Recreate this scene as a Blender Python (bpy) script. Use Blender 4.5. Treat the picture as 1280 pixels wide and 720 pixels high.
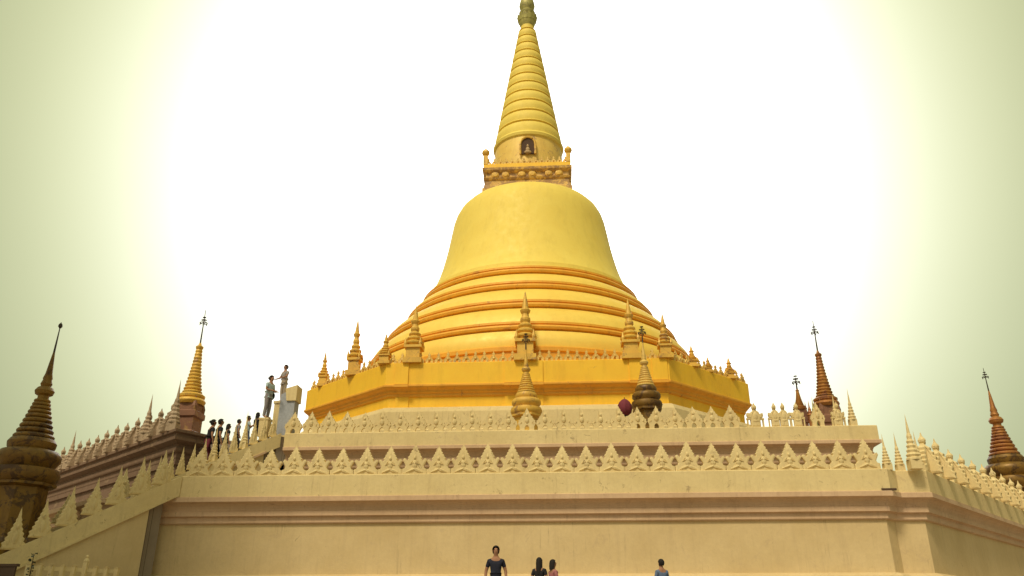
import bpy, bmesh, math, random
from mathutils import Vector, Matrix
random.seed(7)
scene = bpy.context.scene
for o in list(bpy.data.objects): bpy.data.objects.remove(o)
COL = scene.collection
R = math.radians

# ------------------------------------------------------------------ camera
FPX, PITCH, YAW = 985.0, R(23.1), R(3.6)
CAM = (1.689, -43.968, 1.5)
cd = bpy.data.cameras.new('camera'); cam = bpy.data.objects.new('camera', cd); COL.objects.link(cam)
cd.sensor_width = 36.0; cd.lens = FPX/1280*36.0; cd.clip_end = 3000; cd.clip_start = .05
cam.location = CAM; cam.rotation_euler = (R(90)+PITCH, 0, YAW)
scene.camera = cam
scene.render.resolution_x, scene.render.resolution_y = 1024, 576

# ------------------------------------------------------------------ world, sun
SUN_EL, SUN_AZ = R(52), R(204)         # veiled high sun behind the photographer (azimuth from +Y, clockwise)
sdir = Vector((math.sin(SUN_AZ)*math.cos(SUN_EL), math.cos(SUN_AZ)*math.cos(SUN_EL), math.sin(SUN_EL)))
w = bpy.data.worlds.new('World'); scene.world = w; w.use_nodes = True
nt = w.node_tree; nt.nodes.clear()
def wn(t, **k):
    n = nt.nodes.new(t)
    for a, b in k.items(): setattr(n, a, b)
    return n
def wmath(op, a, b=None, c=None):
    n = wn('ShaderNodeMath', operation=op)
    for i, v in enumerate((a, b, c)):
        if v is None: continue
        if isinstance(v, (int, float)): n.inputs[i].default_value = v
        else: nt.links.new(v, n.inputs[i])
    return n.outputs[0]
sky = wn('ShaderNodeTexSky', sky_type='NISHITA', sun_disc=False)
sky.sun_elevation = SUN_EL; sky.sun_rotation = SUN_AZ
sky.air_density = 1.0; sky.dust_density = 6.0; sky.ozone_density = 1.0
bg1 = wn('ShaderNodeBackground'); bg1.inputs[1].default_value = .025
nt.links.new(sky.outputs[0], bg1.inputs[0])
tc = wn('ShaderNodeTexCoord')
nrm = wn('ShaderNodeVectorMath', operation='NORMALIZE'); nt.links.new(tc.outputs['Generated'], nrm.inputs[0])
sep = wn('ShaderNodeSeparateXYZ'); nt.links.new(nrm.outputs[0], sep.inputs[0])
elev = wmath('MAXIMUM', sep.outputs[2], 0.0)
# sky glow low behind the stupa, greener sideways, standing in for the lens vignette
cdir = Vector((math.sin(R(-3))*math.cos(R(29)), math.cos(R(-3))*math.cos(R(29)), math.sin(R(29))))
dot = wn('ShaderNodeVectorMath', operation='DOT_PRODUCT'); nt.links.new(nrm.outputs[0], dot.inputs[0])
dot.inputs[1].default_value = cdir
cosv = wmath('MAXIMUM', dot.outputs['Value'], 0.0)
glow = wmath('POWER', cosv, 12.0)
zen = wmath('MULTIPLY_ADD', elev, .07, .145)      # overcast: the zenith is brighter than the horizon
lum = wmath('MULTIPLY_ADD', glow, 1.9, zen)
ns = wn('ShaderNodeTexNoise'); ns.inputs['Scale'].default_value = 2.2; ns.inputs['Detail'].default_value = 4
nt.links.new(nrm.outputs[0], ns.inputs['Vector'])
lum = wmath('MULTIPLY', lum, wmath('MULTIPLY_ADD', ns.outputs[0], .10, .95))
cm = wn('ShaderNodeMix', data_type='RGBA'); nt.links.new(wmath('MINIMUM', wmath('MULTIPLY', glow, 2.0), 1.0), cm.inputs[0])
cm.inputs[6].default_value = (.96, 1.0, .36, 1); cm.inputs[7].default_value = (1.0, .98, .93, 1)
bg2 = wn('ShaderNodeBackground'); nt.links.new(cm.outputs[2], bg2.inputs[0])
nt.links.new(lum, bg2.inputs[1])
add = wn('ShaderNodeAddShader'); nt.links.new(bg1.outputs[0], add.inputs[0]); nt.links.new(bg2.outputs[0], add.inputs[1])
out = wn('ShaderNodeOutputWorld'); nt.links.new(add.outputs[0], out.inputs[0])
sl = bpy.data.lights.new('sun', 'SUN'); sl.energy = 1.5; sl.angle = R(12); sl.color = (1, .88, .62)
so = bpy.data.objects.new('sun', sl); COL.objects.link(so)
so.rotation_euler = (-sdir).to_track_quat('-Z', 'Y').to_euler()
vs = scene.view_settings
vs.view_transform = 'Standard'; vs.look = 'None'; vs.exposure = .54; vs.gamma = 1.0; vs.use_curve_mapping = False

# ------------------------------------------------------------------ pixel helpers (direction only; distance is given)
def ray(px, py):
    u = (px-640)/FPX; v = (360-py)/FPX
    x = u; y = math.cos(PITCH)-v*math.sin(PITCH); z = math.sin(PITCH)+v*math.cos(PITCH)
    c, s = math.cos(YAW), math.sin(YAW)
    return Vector((x*c-y*s, x*s+y*c, z))
def onY(px, py, Y):
    d = ray(px, py); t = (Y-CAM[1])/d.y
    return Vector(CAM)+d*t
def online(px, py, p, dr):
    d = ray(px, py); nx, ny = dr[1], -dr[0]
    t = ((p[0]-CAM[0])*nx+(p[1]-CAM[1])*ny)/(d.x*nx+d.y*ny)
    return Vector(CAM)+d*t

# ------------------------------------------------------------------ materials
def new_mat(name):
    m = bpy.data.materials.new(name); m.use_nodes = True
    return m, m.node_tree, m.node_tree.nodes['Principled BSDF']
def N(t, ty, **k):
    n = t.nodes.new(ty)
    for a, b in k.items(): setattr(n, a, b)
    return n
def noise(t, vec, scale, detail=6, rough=.6, dist=0):
    n = N(t, 'ShaderNodeTexNoise'); n.inputs['Scale'].default_value = scale; n.inputs['Detail'].default_value = detail
    n.inputs['Roughness'].default_value = rough; n.inputs['Distortion'].default_value = dist
    t.links.new(vec, n.inputs['Vector']); return n.outputs[0]
def ramp(t, fac, stops):
    n = N(t, 'ShaderNodeValToRGB'); e = n.color_ramp.elements
    e[0].position, e[0].color = stops[0][0], (*stops[0][1], 1) if len(stops[0][1]) == 3 else stops[0][1]
    e[1].position, e[1].color = stops[-1][0], (*stops[-1][1], 1)
    for p, c in stops[1:-1]:
        q = e.new(p); q.color = (*c, 1)
    t.links.new(fac, n.inputs[0]); return n.outputs[0]
def mix(t, fac, a, b, mode='MIX'):
    n = N(t, 'ShaderNodeMix', data_type='RGBA', blend_type=mode)
    for sock, v in ((n.inputs[0], fac), (n.inputs[6], a), (n.inputs[7], b)):
        if isinstance(v, (int, float)): sock.default_value = v
        elif isinstance(v, tuple): sock.default_value = (*v, 1)
        else: t.links.new(v, sock)
    return n.outputs[2]
def wpos(t):
    return N(t, 'ShaderNodeNewGeometry').outputs['Position']
def mapping(t, vec, scale):
    n = N(t, 'ShaderNodeMapping'); n.inputs['Scale'].default_value = scale; t.links.new(vec, n.inputs['Vector']); return n.outputs[0]
def bump(t, b, h, strength, dist=.02):
    n = N(t, 'ShaderNodeBump'); n.inputs['Strength'].default_value = strength; n.inputs['Distance'].default_value = dist
    t.links.new(h, n.inputs['Height']); t.links.new(n.outputs[0], b.inputs['Normal'])
G3 = lambda v: (v, v, v)
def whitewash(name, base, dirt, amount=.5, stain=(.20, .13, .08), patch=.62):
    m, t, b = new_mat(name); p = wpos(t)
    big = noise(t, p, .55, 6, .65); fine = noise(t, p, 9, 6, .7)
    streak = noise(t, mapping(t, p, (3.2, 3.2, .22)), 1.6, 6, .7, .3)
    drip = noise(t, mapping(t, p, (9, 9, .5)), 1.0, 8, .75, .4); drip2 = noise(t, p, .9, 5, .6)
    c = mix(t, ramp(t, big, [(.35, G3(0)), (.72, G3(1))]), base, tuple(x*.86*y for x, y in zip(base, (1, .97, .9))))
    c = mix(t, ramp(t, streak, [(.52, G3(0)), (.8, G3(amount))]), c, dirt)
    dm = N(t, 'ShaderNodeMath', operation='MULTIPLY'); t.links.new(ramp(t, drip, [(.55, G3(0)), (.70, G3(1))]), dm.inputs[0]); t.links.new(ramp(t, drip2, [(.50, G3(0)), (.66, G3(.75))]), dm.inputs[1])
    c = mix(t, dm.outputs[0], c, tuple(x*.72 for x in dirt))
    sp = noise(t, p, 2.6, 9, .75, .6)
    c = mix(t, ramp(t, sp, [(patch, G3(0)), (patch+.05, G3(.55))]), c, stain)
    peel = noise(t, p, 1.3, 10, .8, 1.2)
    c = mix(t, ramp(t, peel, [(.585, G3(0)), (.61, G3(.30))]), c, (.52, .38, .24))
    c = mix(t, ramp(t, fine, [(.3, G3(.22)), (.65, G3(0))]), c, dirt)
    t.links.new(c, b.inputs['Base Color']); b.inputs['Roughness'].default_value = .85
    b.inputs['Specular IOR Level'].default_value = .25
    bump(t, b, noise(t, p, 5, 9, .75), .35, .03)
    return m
M = {}
M['white'] = whitewash('whitewash', (.82, .66, .355), (.46, .34, .19), .45, patch=.60)
M['wall'] = whitewash('whitewash_wall', (.74, .57, .315), (.48, .35, .21), .40, patch=.66)
M['mould'] = whitewash('whitewash_moulding', (.70, .49, .32), (.38, .23, .17), .5, patch=.64)  # rose tint puts the cornices' purple shadow into the base colour
M['old'] = whitewash('weathered_plaster', (.24, .155, .11), (.09, .05, .035), .7, patch=.56)  # dirty whitewash, browned further to hold the side terrace's shade and vignette
M['oldfin'] = whitewash('weathered_finial', (.52, .40, .29), (.22, .14, .10), .7, patch=.54)  # finial whitewash darkened in colour for the same shade
def gold(name, c1, c2, worn, metal=.35, rough=.42, wear=.62, grime=.5):
    m, t, b = new_mat(name); p = wpos(t)
    big = noise(t, p, .7, 7, .65, .5); st = noise(t, mapping(t, p, (2.5, 2.5, .5)), 1.1, 7, .7)
    c = mix(t, ramp(t, big, [(.3, G3(0)), (.7, G3(1))]), c1, c2)
    c = mix(t, ramp(t, st, [(.5, G3(0)), (.85, G3(grime))]), c, tuple(x*.62 for x in c2))
    wn_ = noise(t, p, 2.1, 10, .78, .8)
    wf = ramp(t, wn_, [(wear, G3(0)), (wear+.06, G3(.75))])
    c = mix(t, wf, c, worn)
    t.links.new(c, b.inputs['Base Color'])
    b.inputs['Metallic'].default_value = metal
    rr = ramp(t, noise(t, p, 3, 6), [(.3, G3(rough-.08)), (.7, G3(rough+.14))]); t.links.new(rr, b.inputs['Roughness'])
    bump(t, b, noise(t, p, 4, 8, .7), .22, .03)
    return m
M['gold'] = gold('gilded_bell', (.91, .71, .15), (.86, .645, .12), (.56, .38, .12), .05, .64, .67, .35)
M['goldterr'] = gold('gilded_terrace', (.97, .60, .035), (.93, .53, .03), (.52, .28, .05), .08, .5, .62, .5)
M['goldslab'] = gold('gilded_slab', (.95, .68, .13), (.91, .61, .10), (.60, .38, .10), .08, .5, .66, .4)  # paler than the mouldings: the lighter tone of sky-facing slopes is painted in
M['goldmould'] = gold('gilded_moulding', (.88, .45, .04), (.80, .37, .035), (.42, .18, .05), .08, .5, .58, .7)
M['goldold'] = gold('worn_gilding', (.84, .53, .09), (.66, .38, .065), (.30, .16, .08), .1, .5, .54, .7)
M['golddrum'] = gold('stained_gilding', (.93, .66, .17), (.84, .54, .12), (.42, .24, .12), .06, .5, .55, .6)
M['goldharm'] = gold('worn_carved_gilding', (.80, .52, .13), (.62, .35, .09), (.27, .14, .08), .08, .55, .46, .9)
M['goldfin'] = gold('gilded_finial', (.84, .58, .16), (.66, .42, .11), (.32, .2, .12), .1, .5, .56, .6)
M['golddark'] = gold('tarnished_gilding', (.30, .165, .022), (.16, .08, .016), (.05, .022, .014), .25, .45, .50, .9)  # brown gold, with the far-left stupa's corner vignette put into its darkness
M['goldred'] = gold('red_gold', (.50, .25, .045), (.32, .11, .035), (.18, .06, .04), .3, .5, .50, .8)
M['browncarved'] = gold('brown_carved', (.30, .14, .08), (.18, .08, .05), (.45, .27, .09), .1, .6, .58, .6)
M['greengold'] = gold('patinated_gilding', (.55, .50, .16), (.40, .36, .12), (.22, .20, .10), .3, .5, .52, .6)
def plain(name, c, rough=.7, metal=0, var=.18):
    m, t, b = new_mat(name); p = wpos(t)
    cc = mix(t, ramp(t, noise(t, p, 14, 5), [(.3, G3(0)), (.7, G3(1))]), c, tuple(x*(1-var) for x in c))
    t.links.new(cc, b.inputs['Base Color']); b.inputs['Roughness'].default_value = rough; b.inputs['Metallic'].default_value = metal
    return m
M['iron'] = plain('dark_iron', (.07, .05, .035), .5, .6)
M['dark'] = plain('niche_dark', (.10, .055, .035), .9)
M['statue'] = plain('niche_statue', (.55, .38, .2), .7)
def paving():
    m, t, b = new_mat('paving'); p = wpos(t)
    br = N(t, 'ShaderNodeTexBrick'); br.inputs['Scale'].default_value = 1.0; br.offset = 0
    br.inputs['Color1'].default_value = (.34, .27, .2, 1); br.inputs['Color2'].default_value = (.29, .23, .18, 1); br.inputs['Mortar'].default_value = (.16, .13, .1, 1)
    br.inputs['Mortar Size'].default_value = .008; br.inputs['Brick Width'].default_value = .4; br.inputs['Row Height'].default_value = .4
    t.links.new(p, br.inputs['Vector'])
    c = mix(t, ramp(t, noise(t, p, 1.5, 8), [(.4, G3(0)), (.8, G3(.5))]), br.outputs[0], (.16, .12, .09))
    t.links.new(c, b.inputs['Base Color']); b.inputs['Roughness'].default_value = .75
    return m
M['paving'] = paving()
def cloth(n, c): M[n] = plain(n, c, .85, 0, .25); return M[n]
for n, c in dict(navy=(.012, .014, .035), black=(.012, .010, .014), pink=(.42, .16, .17), blue=(.13, .19, .34), lightblue=(.50, .62, .66), grey=(.28, .25, .26),
                 denim=(.10, .12, .22), tan=(.45, .36, .27), palegrey=(.40, .36, .35), maroon=(.20, .03, .05), lips=(.26, .10, .075), skin=(.40, .20, .12), skin_dark=(.25, .11, .065),
                 hair=(.012, .008, .008), bluegrey=(.42, .44, .50), brownboard=(.07, .04, .022), white_cloth=(.75, .72, .68)).items(): cloth(n, c)

# ------------------------------------------------------------------ mesh helpers
class MB:
    def __init__(s): s.v = []; s.f = []
    def add(s, vs, fs):
        k = len(s.v); s.v += [tuple(q) for q in vs]; s.f += [tuple(i+k for i in f) for f in fs]; return s
    def box(s, x0, x1, y0, y1, z0, z1):
        return s.add([(x0,y0,z0),(x1,y0,z0),(x1,y1,z0),(x0,y1,z0),(x0,y0,z1),(x1,y0,z1),(x1,y1,z1),(x0,y1,z1)],
                     [(0,3,2,1),(4,5,6,7),(0,1,5,4),(1,2,6,5),(2,3,7,6),(3,0,4,7)])
    def hexa(s, a, b, width, top, bot):
        """wall a->b (plan), thickness 'width' to the left of the direction; top/bot = (z at a, z at b)"""
        d = Vector((b[0]-a[0], b[1]-a[1])).normalized(); n = Vector((-d.y, d.x))*width
        P = [(a[0],a[1]),(b[0],b[1]),(b[0]+n.x,b[1]+n.y),(a[0]+n.x,a[1]+n.y)]
        zb = (bot[0],bot[1],bot[1],bot[0]); zt = (top[0],top[1],top[1],top[0])
        return s.add([(p[0],p[1],z) for p, z in zip(P, zb)]+[(p[0],p[1],z) for p, z in zip(P, zt)],
                     [(0,3,2,1),(4,5,6,7),(0,1,5,4),(1,2,6,5),(2,3,7,6),(3,0,4,7)])
    def lathe(s, prof, seg=32, c=(0,0,0), rot=0, caps=True, square=False):
        k = len(s.v); n = len(prof)
        for r, z in prof:
            for i in range(seg):
                a = rot+2*math.pi*i/seg
                s.v.append((c[0]+r*math.cos(a), c[1]+r*math.sin(a), c[2]+z))
        for j in range(n-1):
            for i in range(seg):
                i2 = (i+1) % seg
                s.f.append((k+j*seg+i, k+j*seg+i2, k+(j+1)*seg+i2, k+(j+1)*seg+i))
        if caps:
            s.f.append(tuple(k+i for i in reversed(range(seg)))); s.f.append(tuple(k+(n-1)*seg+i for i in range(seg)))
        return s
    def ell(s, c, r, seg=8, rings=6):
        k = len(s.v)
        for j in range(rings+1):
            th = math.pi*j/rings
            for i in range(seg):
                a = 2*math.pi*i/seg
                s.v.append((c[0]+r[0]*math.sin(th)*math.cos(a), c[1]+r[1]*math.sin(th)*math.sin(a), c[2]-r[2]*math.cos(th)))
        for j in range(rings):
            for i in range(seg):
                i2 = (i+1) % seg
                s.f.append((k+j*seg+i, k+j*seg+i2, k+(j+1)*seg+i2, k+(j+1)*seg+i))
        return s
    def tube(s, pts, r, seg=6):
        pts = [Vector(p) for p in pts]; rr = r if isinstance(r, (list, tuple)) else [r]*len(pts)
        k = len(s.v)
        for j, p in enumerate(pts):
            d = (pts[min(j+1, len(pts)-1)]-pts[max(j-1, 0)]).normalized()
            a = d.orthogonal().normalized(); b = d.cross(a)
            for i in range(seg):
                q = 2*math.pi*i/seg; s.v.append(tuple(p+(a*math.cos(q)+b*math.sin(q))*rr[j]))
        for j in range(len(pts)-1):
            for i in range(seg):
                i2 = (i+1) % seg; s.f.append((k+j*seg+i, k+j*seg+i2, k+(j+1)*seg+i2, k+(j+1)*seg+i))
        s.f.append(tuple(k+i for i in reversed(range(seg)))); s.f.append(tuple(k+(len(pts)-1)*seg+i for i in range(seg)))
        return s
    def sweep(s, plan, prof, closed=False, caps=True):
        """sweep a profile [(outward offset, z)] along a plan polyline; outward = right of travel"""
        n = len(plan); pts = [Vector(p) for p in plan]; mit = []
        for i in range(n):
            if closed: a, b = pts[i-1], pts[(i+1) % n]
            else: a, b = pts[max(i-1, 0)], pts[min(i+1, n-1)]
            d1 = (pts[i]-a).normalized() if (pts[i]-a).length > 1e-6 else (b-pts[i]).normalized()
            d2 = (b-pts[i]).normalized() if (b-pts[i]).length > 1e-6 else d1
            n1 = Vector((d1.y, -d1.x)); n2 = Vector((d2.y, -d2.x)); m = n1+n2
            m = m/max(m.dot(n1), .3); mit.append(m)
        k = len(s.v); L = len(prof)
        for i in range(n):
            for o, z in prof: q = pts[i]+mit[i]*o; s.v.append((q.x, q.y, z))
        for i in range(n if closed else n-1):
            i2 = (i+1) % n
            for j in range(L-1): s.f.append((k+i*L+j, k+i2*L+j, k+i2*L+j+1, k+i*L+j+1))
        if caps and not closed:
            s.f.append(tuple(k+j for j in range(L))); s.f.append(tuple(k+(n-1)*L+j for j in reversed(range(L))))
        return s
    def prism(s, poly, z0, z1):
        n = len(poly); k = len(s.v)
        s.v += [(p[0], p[1], z0) for p in poly]+[(p[0], p[1], z1) for p in poly]
        s.f.append(tuple(k+i for i in reversed(range(n)))); s.f.append(tuple(k+n+i for i in range(n)))
        for i in range(n): s.f.append((k+i, k+(i+1) % n, k+n+(i+1) % n, k+n+i))
        return s
    def mesh(s, name, mat, smooth=False, angle=None):
        me = bpy.data.meshes.new(name); me.from_pydata(s.v, [], s.f)
        bm = bmesh.new(); bm.from_mesh(me); bmesh.ops.recalc_face_normals(bm, faces=bm.faces); bm.to_mesh(me); bm.free()
        me.materials.append(M[mat])
        if smooth:
            for p in me.polygons: p.use_smooth = True
            if angle:
                try: me.set_sharp_from_angle(angle=R(angle))
                except Exception: pass
        return me
    def build(s, name, mat, parent=None, smooth=False, angle=35):
        return link(name, s.mesh(name, mat, smooth, angle), parent)
def link(name, me, parent=None, loc=(0,0,0), rz=0, sc=(1,1,1)):
    o = bpy.data.objects.new(name, me); COL.objects.link(o); o.location = loc; o.rotation_euler = (0,0,rz); o.scale = sc
    if parent: o.parent = parent
    return o
def tag(o, label, cat, group=None):
    o['label'] = label; o['category'] = cat
    if group: o['group'] = group
    return o
def empty(name, label, cat, loc=(0,0,0), rz=0, group=None):
    o = bpy.data.objects.new(name, None); COL.objects.link(o); o.location = loc; o.rotation_euler = (0,0,rz); o.empty_display_size = .2
    return tag(o, label, cat, group)
def struct(o): o['kind'] = 'structure'; return o

# ------------------------------------------------------------------ ornament meshes (all share data between copies)
def outline_mesh(name, half, t, mat, bottom=None, relief=.04, extra=None, inset=.72):
    """plaque cut to a symmetric outline (x>=0 half, bottom to top), extruded, with a raised inner field on both faces"""
    right = [(x, z) for x, z in half]; left = [(-x, z) for x, z in reversed(half) if x > 1e-4]
    poly = right+left+([(x, z) for x, z in bottom] if bottom else [])
    n = len(poly); mb = MB(); cz = sum(p[1] for p in poly)/n
    hy = lambda x, z: t/2 if z < .3 else min(t/2, abs(x)*.55+.012)
    for sgn in (-1, 1):
        k = len(mb.v)
        mb.v += [(x, sgn*hy(x, z), z) for x, z in poly]
        if bottom: mb.f.append(tuple(k+i for i in range(n)))
        else:
            k2 = len(mb.v); mb.v += [(x*inset, sgn*(hy(x, z)+relief*min(1, abs(x)*5)), z+(cz*.8-z)*(1-inset)*.55) for x, z in poly]
            for i in range(n): mb.f.append((k+i, k+(i+1) % n, k2+(i+1) % n, k2+i))
            mb.f.append(tuple(k2+i for i in range(n)))
    off = n if bottom else 2*n
    for i in range(n): mb.f.append((i, (i+1) % n, off+(i+1) % n, off+i))
    if extra: extra(mb)
    return mb.mesh(name, mat)
# pointed flame-shaped merlon with a praying figure (unit: pitch 1)
H_FLAME = [(.50,0),(.50,.20),(.41,.22),(.37,.31),(.42,.40),(.49,.52),(.45,.60),(.38,.53),(.31,.50),(.27,.58),(.295,.63),(.22,.70),(.22,.76),(.16,.80),(.165,.86),(.10,.92),(.11,.97),(.05,1.05),(0,1.17)]
H_WING = [(.42,0),(.38,.10),(.42,.18),(.31,.24),(.34,.32),(.25,.38),(.28,.46),(.19,.52),(.21,.58),(.135,.65),(.15,.71),(.09,.78),(.10,.84),(.055,.92),(.045,1.0),(0,1.20)]
def fig_flame(mb):
    for s in (-1, 1):
        y = s*.085
        mb.ell((0, y, .36), (.12, .07, .17), 8, 5); mb.ell((0, y*1.1, .62), (.06, .06, .08), 8, 5)
        mb.lathe([(.065, .66), (.045, .76), (.05, .80), (.02, .95)], 6, (0, y*.7, 0), caps=False)
        mb.tube([(-.11, y, .50), (-.19, y*1.1, .36), (-.03, y*1.7, .42)], [.04, .038, .028], 5); mb.tube([(.11, y, .50), (.19, y*1.1, .36), (.03, y*1.7, .42)], [.04, .038, .028], 5)
        mb.tube([(-.34, y, .07), (-.12, y*1.2, .15), (.0, y, .20)], [.03, .06, .06], 5); mb.tube([(.34, y, .07), (.12, y*1.2, .15), (.0, y, .20)], [.03, .06, .06], 5)
def fig_wing(mb):
    for s in (-1, 1):
        mb.ell((0, s*.09, .34), (.12, .07, .2), 8, 5); mb.ell((0, s*.09, .63), (.06, .06, .09), 8, 5)
        mb.ell((-.22, s*.08, .22), (.08, .05, .13), 6, 4); mb.ell((.22, s*.08, .22), (.08, .05, .13), 6, 4)
# figure with a knob head and raised hands on openwork legs (front of the upper terrace)
H_DEVA = [(.27,0),(.27,.34),(.31,.40),(.40,.44),(.46,.55),(.44,.66),(.39,.64),(.38,.55),(.32,.52),(.27,.62),(.20,.72),(.11,.77),(.075,.81),(.11,.86),(.125,.93),(.10,1.0),(.055,1.04),(.03,1.10),(0,1.14)]
def fig_deva(mb):
    for s in (-1, 1):
        y = s*.09
        mb.ell((0, y, .5), (.15, .08, .2), 8, 5); mb.ell((0, y*.9, .92), (.1, .09, .1), 8, 5)
        mb.ell((-.25, y*.8, .5), (.1, .05, .06), 6, 4); mb.ell((.25, y*.8, .5), (.1, .05, .06), 6, 4)
        mb.ell((0, y, .30), (.22, .06, .07), 8, 4)
    mb.box(-.47, -.40, -.06, .06, 0, .40); mb.box(.40, .47, -.06, .06, 0, .40)
    mb.box(-.49, .49, -.075, .075, .36, .43)
B_ARCH = [(-.13,0),(-.13,.16),(-.07,.25),(0,.28),(.07,.25),(.13,.16),(.13,0)]
# triangular crest with small arches at the foot
H_CREST = [(.40,0),(.40,.20),(.46,.30),(.50,.36),(.46,.42),(.47,.50),(.38,.53),(.36,.60),(.30,.62),(.31,.69),(.21,.74),(.20,.82),(.12,.87),(.11,.95),(.05,1.02),(0,1.14)]
def fig_crest(mb):
    for s in (-1, 1):
        mb.ell((0, s*.08, .52), (.13, .08, .16), 8, 5); mb.ell((0, s*.08, .76), (.075, .07, .09), 8, 5)
        mb.tube([(-.40, s*.07, .33), (-.30, s*.085, .40), (-.34, s*.08, .49)], [.03, .035, .02], 5); mb.tube([(.40, s*.07, .33), (.30, s*.085, .40), (.34, s*.08, .49)], [.03, .035, .02], 5)
# stepped leaf with a knob head (receding side walls)
H_LEAF = [(.43,0),(.41,.10),(.44,.16),(.36,.22),(.39,.30),(.31,.36),(.33,.44),(.25,.50),(.27,.57),(.19,.63),(.205,.70),(.125,.75),(.07,.80),(.055,.84),(.085,.88),(.09,.94),(.05,1.0),(.02,1.06),(0,1.14)]
def fig_leaf(mb):
    for s in (-1, 1):
        mb.ell((0, s*.075, .30), (.13, .05, .20), 8, 5)
        mb.ell((0, s*.075, .62), (.06, .04, .10), 6, 4)
    mb.lathe([(.07,.78),(.055,.84),(.085,.88),(.10,.93),(.08,.98),(.045,1.02),(.02,1.08),(0,1.17)], 8)
F_FLAME = outline_mesh('finial_flame', H_FLAME, .15, 'white', extra=fig_flame, inset=.88, relief=.02)
F_WING = outline_mesh('finial_pointed', H_WING, .15, 'white', extra=fig_wing, inset=.8, relief=.03)
F_DEVA = outline_mesh('finial_figure', H_DEVA, .15, 'white', bottom=None, extra=fig_deva)
F_CREST = outline_mesh('finial_crest', H_CREST, .15, 'white', bottom=B_ARCH, extra=fig_crest)
F_LEAF = outline_mesh('finial_leaf', H_LEAF, .14, 'white', extra=fig_leaf, inset=.82, relief=.02)
F_LEAFSHADED = outline_mesh('finial_leaf_worn', H_LEAF, .14, 'oldfin', extra=fig_leaf, inset=.82, relief=.02)
H_SMALL = [(.44,0),(.42,.2),(.47,.3),(.40,.42),(.30,.48),(.24,.6),(.14,.68),(.10,.8),(.16,.88),(.15,.97),(.07,1.05),(0,1.25)]
def crossed(me, name):
    bm = bmesh.new(); bm.from_mesh(me); bm2 = bm.copy()
    bmesh.ops.rotate(bm2, verts=bm2.verts, cent=(0,0,0), matrix=Matrix.Rotation(R(90), 3, 'Z'))
    bmesh.ops.scale(bm2, verts=bm2.verts, vec=(1, .82, 1)); t_ = bpy.data.meshes.new('t'); bm2.to_mesh(t_); bm.from_mesh(t_); bpy.data.meshes.remove(t_)
    o = bpy.data.meshes.new(name); bm.to_mesh(o); bm.free(); bm2.free()
    for m in me.materials: o.materials.append(m)
    return o
F_LEAF = crossed(F_LEAF, 'finial_leaf_full'); F_LEAFSHADED = crossed(F_LEAFSHADED, 'finial_leaf_worn_full')
F_SMALL = outline_mesh('finial_gold', H_SMALL, .2, 'goldfin', bottom=[(-.14,0),(-.14,.2),(0,.32),(.14,.2),(.14,0)], extra=lambda mb: [mb.ell((0, s*.1, .45), (.15, .09, .14), 6, 4) for s in (-1, 1)])
def pinnacle_mesh(name, mat, seg=10):
    mb = MB(); mb.box(-.17, .17, -.17, .17, 0, .08); mb.box(-.125, .125, -.125, .125, .08, .25); mb.box(-.16, .16, -.16, .16, .25, .29)
    for i in range(4):
        a = R(45+90*i); mb.lathe([(.03,.29),(.035,.32),(.0,.42)], 5, (.19*math.cos(a), .19*math.sin(a), 0), caps=False)
    p = [(.11,.28),(.13,.30),(.175,.33),(.18,.35),(.14,.375),(.11,.38),(.145,.41),(.145,.43),(.105,.455),(.085,.46),(.11,.49),(.11,.505),(.08,.53),(.065,.54),(.08,.57),(.08,.60),(.06,.63),(.055,.66),(.075,.69),(.085,.715),(.07,.73),(.055,.735),(.04,.82),(.022,.91),(.0,1.0)]
    mb.lathe(p, seg, caps=False)
    return mb.mesh(name, mat, False)
P_WHITE = pinnacle_mesh('pinnacle_white', 'white'); P_SHADED = pinnacle_mesh('pinnacle_old', 'oldfin'); P_GOLD = pinnacle_mesh('pinnacle_gold', 'goldold', 12)
def slender_mesh(name, mat):
    mb = MB(); mb.box(-.1,.1,-.1,.1,0,.16)
    p = [(.13,.16),(.13,.19),(.10,.21),(.12,.25),(.085,.29),(.10,.33),(.07,.37),(.085,.41),(.055,.45),(.07,.49),(.045,.53),(.05,.58),(.03,.64),(.025,.72),(.012,.85),(0,1.0)]
    mb.lathe(p, 8, caps=False); return mb.mesh(name, mat)
P_SLIM = slender_mesh('pinnacle_slender', 'white'); P_SLIMSHADED = slender_mesh('pinnacle_slender_old', 'oldfin')
def row(parent, a, b, pitch, meshes, h, name='finial', skip=None, wfac=1.0, jitter=True):
    """finials along a->b, a and b are 3D points of the row's foot"""
    a, b = Vector(a), Vector(b); L = (b-a).length; n = max(1, int(round(L/pitch))); step = L/n
    rz = math.atan2(b.y-a.y, b.x-a.x)
    for i in range(n):
        if skip and i in skip: continue
        p = a.lerp(b, (i+.5)/n)
        me = meshes[i % len(meshes)] if isinstance(meshes, list) else meshes
        j = random.uniform(.93, 1.045) if jitter else 1
        o = link(name, me, parent, p, rz+random.uniform(-.03, .03), (step*wfac*random.uniform(.97, 1.0), step*min(1, wfac), h/1.15*j))
        o.rotation_euler[1] = random.uniform(-.022, .022)
def sample_plan(plan, off):
    mb = MB(); mb.sweep(plan, [(off, 0)], caps=False); return [Vector(v) for v in mb.v]

# ------------------------------------------------------------------ ground and forecourt
g = MB(); g.box(-900, 900, -900, 900, -.5, 0); struct(g.build('ground', 'paving'))
p = MB(); p.box(-45, 45, -31, 60, -.02, 1.6)
for i in range(4): p.box(-45, 45, -31-.3*(i+1), -31-.3*i+.001, -.02, 1.6-.32*(i+1))
struct(p.build('forecourt_platform', 'paving')).location.z = .0
FZ = 1.6

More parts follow.
